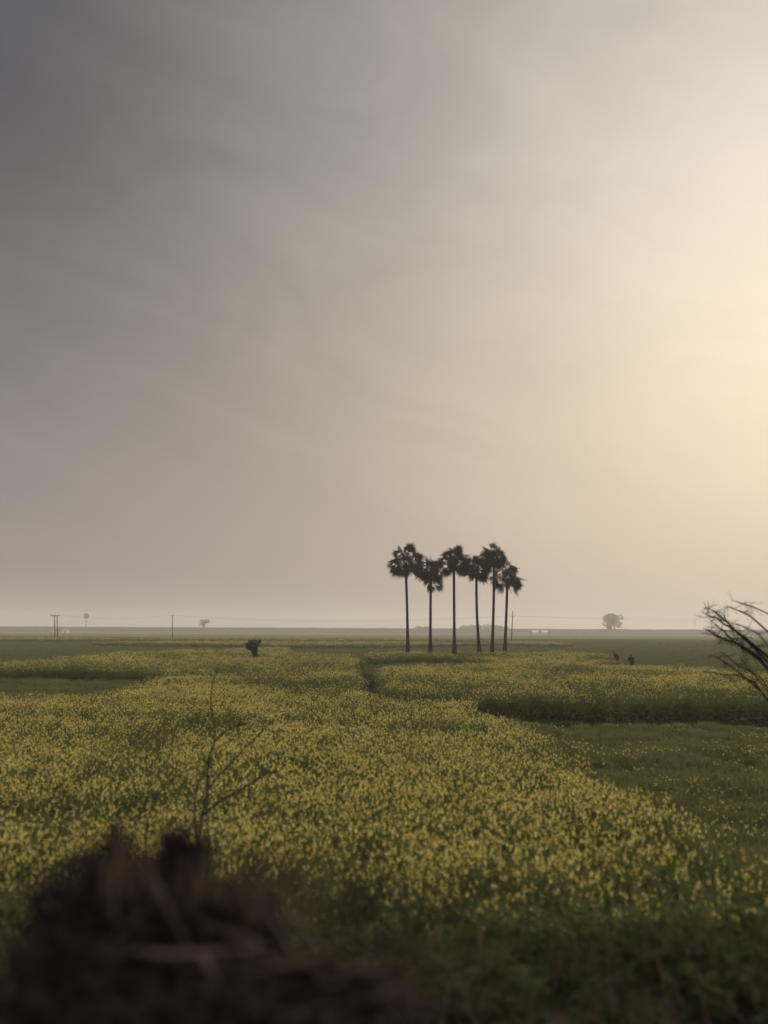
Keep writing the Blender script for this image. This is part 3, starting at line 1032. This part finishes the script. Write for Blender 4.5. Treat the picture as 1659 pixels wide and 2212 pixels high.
def single_pole(label, topx, basex, Yd, arm):
    t_, b_ = at(*topx, Yd), at(*basex, Yd)
    g_ = float(tz(b_[0], Yd))
    o = thing('utility_pole', label, 'power pole', (b_[0], Yd, g_), 'single utility poles in the far fields')
    tp = local(o, t_)
    mb = MB()
    mb.tube([(0, 0, -0.2), (tp[0] * .5, 0, tp[2] * .5), tp], [0.15, 0.125, 0.09], 8)
    mb.build('pole', M_POLE, o, True)
    ins = []
    for dx, dzv in arm:
        mb = MB()
        q = tp + np.array([0, 0, dzv]) * 1.0
        e = q + np.array([dx, 0, 0.12])
        mb.tube([q + np.array([0, -.12, 0]), e + np.array([0, -.12, 0])], 0.04, 5)
        br_ = mb.build('bracket', M_POLE, o)
        mb = MB()
        mb.rings([((e[0], -.12, e[2]), .04, .04), ((e[0], -.12, e[2] + .06), .09, .09), ((e[0], -.12, e[2] + .14), .05, .05), ((e[0], -.12, e[2] + .2), .08, .08), ((e[0], -.12, e[2] + .26), .03, .03)], 8)
        mb.build('insulator', M_CERAMIC, br_)
        ins.append(np.array(o.location) + e + np.array([0, -.12, .2]))
    return ins


I1 = single_pole('thin bare utility pole between the twin pole and the lone shrub', (372.6, 1329.5), (372.2, 1379), 300.0, [(0.35, -0.25), (-0.35, -0.25)])
I2 = single_pole('thin leaning utility pole right of the palms', (1107.8, 1320), (1104.2, 1384), 255.0, [(0.4, -1.6), (-0.35, -1.6)])


def cable(label, a_, b_, sag, rr=0.008):
    mb = MB()
    pts = []
    for i in range(25):
        u = i / 24
        p = a_ * (1 - u) + b_ * u
        p[2] -= sag * 4 * u * (1 - u)
        pts.append(p - a_)
    mb.tube(pts, rr, 4, 0)
    o = mb.build('power_cable', M_WIRE)
    o.location = a_
    tag(o, label, 'cable', 'faint power cables strung between the poles')


cable('faint cable from the twin pole to the bare utility pole, upper one', HW[1], I1[0], 1.0)
cable('faint cable from the twin pole to the bare utility pole, lower one', HW[2], I1[1], 1.3)
cable('faint cable crossing behind the palms between the two single poles, upper one', I1[0], I2[0], 1.4)
cable('faint cable crossing behind the palms between the two single poles, lower one', I1[1], I2[1], 1.8)
off = np.array([150.0, 252.0, I2[0][2] + 0.5])
cable('faint cable running right from the leaning pole, upper one', I2[0], off, 1.0)
cable('faint cable running right from the leaning pole, lower one', I2[1], off - np.array([0.4, 0, 0.4]), 1.3)

# ------------------------------------------------------------------ pale huts below the bank
def hut(label, x0, x1, ytop, Yd, wall_mat, group=None):
    a_, b_ = at(x0, ytop, Yd), at(x1, ytop, Yd)
    g_ = float(tz(a_[0], Yd))
    w = b_[0] - a_[0]
    H = a_[2] - g_
    o = thing('hut', label, 'hut', ((a_[0] + b_[0]) / 2, Yd, g_), group)
    mb = MB()
    hw, dp, eh = w / 2, w * 0.4, H * 0.62
    mb.box((-hw, -dp, -0.2), (hw, dp, eh))
    mb.build('wall', wall_mat, o)
    mb = MB()
    oh = 0.4
    mb.add([(-hw - oh, -dp - oh, eh), (hw + oh, -dp - oh, eh), (hw + oh, dp + oh, eh), (-hw - oh, dp + oh, eh), (-hw * .8, 0, H), (hw * .8, 0, H)],
           [(0, 1, 5, 4), (1, 2, 5), (2, 3, 4, 5), (3, 0, 4), (3, 2, 1, 0)])
    mb.build('roof', M_THATCH, o)
    mb = MB()
    mb.box((-hw * .15, -dp - .06, 0), (hw * .25, -dp - .003, eh * .75))
    mb.build('door', M_DARKDOOR, o)


hut('small pale whitewashed hut below the embankment, right of the twin pole', 135, 148.5, 1358.5, 1000.0, M_LIME)
hut('small faint pinkish hut below the embankment, behind the twin pole', 108, 117, 1359.5, 1010.0, M_PINKWALL)

# ------------------------------------------------------------------ people
def person(label, head_px, foot_x, Yd, lean, cloth, skirt, seed, arms):
    hd = at(*head_px, Yd)
    fx = at(foot_x, head_px[1], Yd)[0]
    g_ = float(tz(fx, Yd))
    o_loc = np.array([fx, Yd, g_])
    H = 1.0                                     # the figure stands 1.66 m tall and is leaned at the hips
    lx = lean

    def up(x, y, z):
        """lean everything above the hips sideways"""
        if z > 0.88:
            h = z - 0.88
            return np.array([x + math.sin(lx) * h, y - 0.05 * h, 0.88 + math.cos(lx) * h]) + np.array([0.0, 0, 0])
        return np.array([x, y, z])
    V, E, RAD = [], [], []

    def j(p, r_, par=None):
        V.append(tuple(up(*p)))
        RAD.append(r_)
        if par is not None:
            E.append((par, len(V) - 1))
        return len(V) - 1
    pel = j((0, 0, 0.90), 0.125)
    ab = j((0, 0, 1.05), 0.115, pel)
    ch = j((0, 0.01, 1.26), 0.13, ab)
    nk = j((0, 0.01, 1.40), 0.055, ch)
    hb_ = j((0, 0.0, 1.47), 0.075, nk)
    hm = j((0, -0.01, 1.55), 0.092, hb_)
    ht = j((0, 0.0, 1.62), 0.07, hm)
    j((0, -0.105, 1.535), 0.013, hm)           # nose
    for s in (-1, 1):
        j((s * 0.095, 0.0, 1.54), 0.017, hm)   # ears
        sh = j((s * 0.17, 0.01, 1.33), 0.062, ch)
        (ex, ey, ez), (wx, wy, wz) = arms[0 if s < 0 else 1]
        el = j((ex, ey, ez), 0.042, sh)
        wr = j((wx, wy, wz), 0.028, el)
        v = np.array([wx - ex, wy - ey, wz - ez])
        v /= np.linalg.norm(v)
        side = np.cross(v, (0, 1, 0))
        side /= np.linalg.norm(side) + 1e-9
        pm_ = np.array([wx, wy, wz]) + v * 0.07
        pl = j(tuple(pm_), 0.030, wr)
        for q, ln in ((-1.5, .065), (-.5, .078), (.5, .074), (1.5, .06)):
            f0 = pm_ + side * 0.016 * q + v * 0.02
            k0 = j(tuple(f0 + v * ln * .5), 0.0085, pl)
            j(tuple(f0 + v * ln + np.array([0, -.02, 0])), 0.007, k0)
        j(tuple(np.array([wx, wy, wz]) + v * 0.06 + side * 0.055), 0.010, wr)
        hp_ = j((s * 0.10, 0, 0.84), 0.085, pel)
        kn = j((s * 0.11, -0.02, 0.47), 0.058, hp_)
        an = j((s * 0.11, 0.02, 0.08), 0.036, kn)
        j((s * 0.12, -0.15, 0.03), 0.032, an)
    o = thing('person', label, 'person', o_loc, 'people standing in the field')
    me = bpy.data.meshes.new('body')
    me.from_pydata(V, E, [])
    me.materials.append(M_SKIN)
    bo = bpy.data.objects.new('body', me)
    COL.objects.link(bo)
    bo.parent = o
    md = bo.modifiers.new('skin', 'SKIN')
    md.use_smooth_shade = True
    for i, sv in enumerate(me.skin_vertices[0].data):
        sv.radius = (RAD[i], RAD[i])
        sv.use_root = (i == 0)
    sub = bo.modifiers.new('sub', 'SUBSURF')
    sub.levels = sub.render_levels = 1
    # shirt: torso and sleeves over the body
    mb = MB()
    rg = []
    for z, rx, ry in [(0.80, .195, .155), (0.95, .185, .15), (1.08, .17, .14), (1.22, .20, .15), (1.33, .205, .13), (1.385, .12, .09), (1.41, .07, .065)]:
        rg.append((up(0, 0.005, z), rx, ry))
    mb.rings(rg, 14)
    for s in (-1, 1):
        e_, w_ = arms[0 if s < 0 else 1]
        mb.tube([up(s * 0.14, 0.01, 1.34), up(s * .18, .01, 1.32), up(*e_), up(*(np.array(e_) * .4 + np.array(w_) * .6))], [.075, .078, .062, .05], 10)
    mb.build('shirt', cloth, o, True)
    mb = MB()
    mb.rings([(np.array([0, 0.0, 0.18]), .20, .17), (np.array([0.01, 0, 0.5]), .20, .165), (np.array([0, 0, 0.78]), .178, .148), (np.array([0, 0, 0.90]), .165, .138)], 14)
    mb.build('lower_wrap', skirt, o, True)
    mb = MB()
    hr = [(up(0, 0.035, 1.47), .075, .06), (up(0, 0.03, 1.54), .104, .088), (up(0, 0.02, 1.60), .096, .092), (up(0, 0.01, 1.65), .06, .062), (up(0, 0.01, 1.665), .015, .015)]
    mb.rings(hr, 12)
    mb.build('hair', M_HAIR, o, True)
    return o


person('person in dark maroon clothes leaning left in the far green field', (1326.6, 1406.5), 1333.5, 104.0, R(-27), M_CLOTHA, M_CLOTHC, 1,
       [((-0.26, -0.12, 1.08), (-0.16, -0.30, 0.92)), ((0.25, -0.10, 1.08), (0.12, -0.30, 0.95))])
person('person in charcoal top standing upright at the edge of the mustard', (1362, 1408.5), 1364.0, 92.0, R(-5), M_CLOTHB, M_CLOTHC, 2,
       [((-0.29, -0.05, 1.10), (-0.20, -0.22, 0.93)), ((0.25, 0.0, 1.07), (0.24, -0.10, 0.83))])

# ------------------------------------------------------------------ bare thorn tree reaching in from the right
Yd = 17.0
r = random.Random(21)
b0 = at(1715, 1500, Yd)
root = thing('thorn_tree', 'leafless dark thorn tree reaching in from the right edge', 'tree', (b0[0], Yd, float(tz(b0[0], Yd))))


def TP(px, py, dy=0.0):
    return local(root, at(px, py, Yd + dy))


mb = MB()
tk = [np.array([0, 0, -.1]), TP(1712, 1700), TP(1700, 1560, .1), TP(1688, 1470, .1), TP(1678, 1400, .1), TP(1690, 1320, .2), TP(1705, 1250, .4)]
mb.tube(tk, [.15, .12, .10, .085, .07, .05, .03], 9)
mb.build('trunk', M_BARK, root, True)
mb = MB()


def twigs(pts, rad, depth, dens):
    """thorny side twigs along a branch"""
    pts = [np.array(p) for p in pts]
    for i in range(len(pts) - 1):
        seg = pts[i + 1] - pts[i]
        ln = np.linalg.norm(seg)
        for k in range(max(1, int(ln * dens * r.uniform(.7, 1.3)))):
            p = pts[i] + seg * r.random()
            d = seg / ln + np.array([r.gauss(0, .55), r.gauss(0, .8), r.gauss(0.05, .6)])
            d /= np.linalg.norm(d)
            L = r.uniform(.05, .22) * (1.6 if depth == 0 else 0.7)
            q1 = p + d * L * .5 + np.array([0, 0, r.gauss(0, .012)])
            q2 = p + d * L + np.array([r.gauss(0, .02), r.gauss(0, .02), r.gauss(0, .02)])
            mb.tube([p, q1, q2], [rad * .5, rad * .36, rad * .16], 4)
            if depth < 1:
                twigs([p, q1, q2], rad * .5, depth + 1, 26)


BR = [
    ([(1522, 1312.5), (1540, 1319), (1557, 1331), (1570, 1343), (1583, 1357.5), (1597, 1370), (1630, 1400), (1688, 1462)], .2, .026),
    ([(1516, 1322), (1530, 1330), (1548, 1334.6), (1561, 1346.5), (1583, 1358.5), (1610, 1378), (1684, 1440)], -.2, .024),
    ([(1501, 1328), (1514, 1333), (1530, 1333), (1547, 1335)], -.1, .008),
    ([(1531, 1336), (1548, 1350), (1564.5, 1363), (1575.5, 1377), (1585.6, 1386), (1600, 1396), (1640, 1425), (1690, 1480)], .3, .024),
    ([(1520.4, 1357.5), (1532, 1363), (1542.5, 1369.5), (1557, 1377), (1572, 1383), (1585.6, 1388), (1600, 1394), (1640, 1420), (1692, 1490)], -.3, .028),
    ([(1522, 1367), (1535, 1370), (1548, 1374.5), (1560, 1379)], -.35, .013),
    ([(1523, 1353.5), (1540, 1355), (1552, 1358), (1562, 1362)], .2, .012),
    ([(1545, 1392), (1553, 1391), (1558, 1385), (1560, 1379)], -.3, .011),
    ([(1530.5, 1415), (1548, 1419), (1564.5, 1429), (1583, 1442), (1600, 1456), (1640, 1490), (1700, 1560)], .4, .016),
    ([(1555, 1408), (1570, 1415), (1583, 1428), (1600, 1440), (1640, 1460), (1697, 1540)], .6, .012),
    ([(1519.5, 1451), (1537, 1452), (1550, 1455), (1564.5, 1457.7), (1592, 1458), (1630, 1475), (1700, 1570)], 0, .017),
    ([(1568.7, 1308.4), (1581, 1313), (1593, 1318), (1620, 1330), (1682, 1385)], .5, .018),
    ([(1579.7, 1296.5), (1592, 1300), (1625, 1310), (1690, 1340)], .3, .015),
    ([(1564, 1307), (1565, 1320), (1565, 1332), (1570, 1343)], .2, .008),
    ([(1600, 1420), (1612, 1440), (1640, 1470), (1697, 1540)], -.5, .014),
    ([(1575, 1345), (1600, 1350), (1640, 1370), (1680, 1420)], -.6, .014),
]
for px, dy, rad in BR:
    n = len(px)
    pts = [TP(x, y, dy * (1 - i / (n - 1)) + r.gauss(0, .02)) for i, (x, y) in enumerate(px)]
    rads = [rad * (0.28 + 0.72 * i / (n - 1)) for i in range(n)]
    mb.tube(pts, rads, 6)
    twigs(pts[:-1], rad * .5, 0, 22)
mb.build('branches', M_BARK, root)

# ------------------------------------------------------------------ near shrub with long bare shoots
r = random.Random(33)
Q3 = lambda x, y: (54.2 + x * 0.3758, 1423.2 + y * 0.3758)
g0 = at(430, 1840, 9.6)
root = thing('dry_shoots', 'tall thin bare shoots rising out of the dark brushwood at left', 'shrub', (g0[0], 9.6, float(tz(g0[0], 9.6))))


def SP(x, y):
    """shoots lean away from the camera as they rise"""
    px, py = Q3(x, y)
    return local(root, at(px, py, 9.6 + 4.6 * max(0.0, (1060 - y) / 1000.0)))


SH = [
    ([(1105, 60), (1088, 110), (1075, 160), (1066, 230), (1075, 310), (1090, 390), (1090, 450), (1088, 475)], .0075, .0035),
    ([(1290, 372), (1220, 380), (1150, 420), (1092, 470), (1066, 540), (1050, 640), (1050, 750), (1030, 850), (1010, 920), (1000, 1060)], .014, .004),
    ([(1355, 325), (1368, 380), (1362, 420)], .005, .002),
    ([(1410, 365), (1340, 440), (1270, 505), (1190, 590), (1110, 675), (1055, 745)], .009, .004),
    ([(1310, 435), (1240, 450), (1170, 480), (1105, 512), (1075, 530)], .005, .002),
    ([(1465, 648), (1395, 655), (1310, 710), (1240, 750), (1130, 812), (1060, 865), (1020, 905)], .011, .005),
    ([(1283, 800), (1290, 760), (1288, 722)], .010, .008),
    ([(1045, 600), (1010, 680), (980, 760), (972, 850), (980, 960), (990, 1060)], .008, .006),
    ([(905, 655), (830, 705), (770, 765), (735, 830), (712, 900), (695, 980), (690, 1100)], .008, .004),
    ([(1060, 780), (1045, 860), (1050, 960), (1060, 1080)], .006, .005),
    ([(520, 900), (640, 935), (720, 960)], .006, .003),
    ([(60, 870), (140, 820), (180, 790)], .006, .003),
]
mb = MB()
for pts, rb, rt in SH:
    n = len(pts)
    P_l = [SP(*p) for p in pts]
    mb.tube(P_l, [(1.9 - 0.5 * i / (n - 1)) * (rt + (rb - rt) * i / (n - 1)) for i in range(n)], 6)
    for i in range(n - 1):
        for k in range(2):
            if r.random() < .35:
                p = P_l[i] + (P_l[i + 1] - P_l[i]) * r.random()
                mb.tube([p, p + np.array([r.gauss(0, .02), r.gauss(0, .02), r.uniform(.01, .03)])], [rt * .8, rt * .3], 4)
for x, y in ((1000, 1060), (990, 1060), (690, 1100), (1060, 1080)):
    p = SP(x, y)
    mb.tube([p, np.array([p[0] * .4, 0, p[2] * .4]), np.array([r.gauss(0, .06), r.gauss(0, .05), -.1])], [.009, .010, .011], 6)
mb.build('shoots', M_BARK, root)

# ------------------------------------------------------------------ dark brushwood heap and fallen branches at lower left
Yd = 2.5
g0 = at(330, 2100, Yd)
root = thing('brushwood_heap', 'dark heap of withered brushwood at lower left', 'brushwood', (g0[0], Yd, float(tz(g0[0], Yd))))
L = lambda x, y, dy=0.0: local(root, at(x, y, Yd + dy))
k = Yd / FPX
bl = []
for x, y, rx, ry, dy in [(190, 1960, 110, 95, .1), (120, 2020, 60, 90, -.1), (252, 1835, 22, 52, .1), (240, 1890, 55, 55, .1), (395, 1846, 38, 42, .1), (378, 1832, 22, 34, .1), (428, 1850, 20, 34, .1), (325, 1872, 22, 26, .1), (258, 1815, 14, 30, .1), (300, 1990, 120, 75, 0),
                         (420, 1985, 110, 80, .1), (535, 1960, 50, 60, .3), (520, 2020, 110, 60, .2), (400, 1930, 60, 40, .2), (150, 2110, 130, 80, -.2), (380, 2120, 220, 50, -.1), (600, 2110, 130, 34, .1),
                         (760, 2140, 110, 24, .2), (240, 2190, 320, 60, -.3), (600, 2200, 320, 50, -.1)]:
    bl.append((L(x, y, dy), (rx * k, rx * k * .8, ry * k)))
cr = MB()
leaf_cloud(cr, bl, 7000, 0.036, r, 0.0, power=0.5)
cr.build('withered_leaves', M_DARKLEAF, root)
mb = MB()
for i in range(420):
    x = r.uniform(60, 940)
    ymin = 1880 + 0.00025 * (x - 300) ** 2 * 1.2
    y = r.uniform(max(1890, ymin), 2190)
    p = L(x, y, r.uniform(-.15, .25))
    an = r.uniform(-.3, 3.4)
    ln = r.uniform(.08, .28)
    d = np.array([math.cos(an), r.gauss(0, .4), abs(math.sin(an)) * .8])
    d /= np.linalg.norm(d)
    q = p + d * ln
    mb.tube([p, (p + q) / 2 + np.array([r.gauss(0, .02), 0, r.gauss(0, .02)]), q], [r.uniform(.0012, .003), .0018, .001], 4)
mb.build('twigs', M_TWIG, root)['kind'] = 'stuff'
mb = MB()
for i in range(260):
    if i < 150:                                   # upright tufts on the crest
        x0 = r.choice((150, 235, 255, 300, 330, 395, 425, 480, 535, 560, 620, 660)) + r.gauss(0, 16)
        y0 = 1905 + 0.00028 * (x0 - 330) ** 2 + r.uniform(0, 90)
        a_ = L(x0, y0, r.uniform(-.1, .2))
        e_ = a_ + np.array([r.gauss(0, .035), r.gauss(0, .04), r.uniform(.05, .16)])
    else:                                         # flattened straw along the bottom
        a_ = L(r.uniform(60, 980), r.uniform(2040, 2200), r.uniform(-.2, .1))
        e_ = a_ + np.array([r.choice((-1, 1)) * r.uniform(.08, .25), r.gauss(0, .05), r.gauss(0, .03)])
    mb.tube([a_, (a_ + e_) / 2 + np.array([r.gauss(0, .01), 0, r.gauss(0, .01)]), e_], [.0022, .0018, .0008], 4)
mb.build('dry_stalks', M_STRAW, root)['kind'] = 'stuff'
mb = MB()
for pts, rr in [([(330, 1900), (375, 1985), (415, 2055)], .016), ([(245, 1985), (250, 1880), (262, 1800)], .012), ([(200, 2060), (300, 1980), (340, 1930)], .010), ([(440, 1985), (450, 2050)], .009),
                ([(560, 2040), (480, 2010), (430, 1990)], .008), ([(90, 1990), (150, 1985), (210, 1975)], .009), ([(640, 2060), (590, 1990), (545, 1900)], .010), ([(700, 2060), (650, 2000), (620, 1960)], .008)]:
    mb.tube([L(x, y, -.12 + .03 * i) for i, (x, y) in enumerate(pts)], [rr * .36, rr * .3, rr * .2][:len(pts)], 7)
mb.build('bare_branches', M_DEADWOOD, root)

mb = MB()
lg = [at(225, 2068, 2.28), at(290, 2056, 2.3), at(390, 2064, 2.32), at(480, 2055, 2.35), at(565, 2044, 2.38)]
mb.tube(lg, [.003, .005, .006, .005, .003], 9)
mb.tube([at(430, 2060, 2.32), at(460, 2095, 2.3), at(470, 2130, 2.28)], [.006, .005, .004], 7)
o = mb.build('fallen_branch', M_DEADWOOD, origin=tuple(lg[2]), smooth_=True)
tag(o, 'pale bare branch lying across the brushwood heap at lower left', 'branch')

# ------------------------------------------------------------------ haze
mh, t = mat_new('field_haze')
pv = t.n('ShaderNodeVolumePrincipled')
pv.inputs['Color'].default_value = (0.91, 0.865, 0.82, 1)
pv.inputs['Density'].default_value = 0.00045
pv.inputs['Anisotropy'].default_value = 0.2
out = t.n('ShaderNodeOutputMaterial')
t.l(pv.outputs[0], out.inputs['Volume'])
mb = MB()
mb.box((-1700, -60, -4.5), (1700, 2650, 42))
o = mb.build('haze', mh)
tag(o, 'pale haze hanging over the fields', 'haze', kind='stuff')
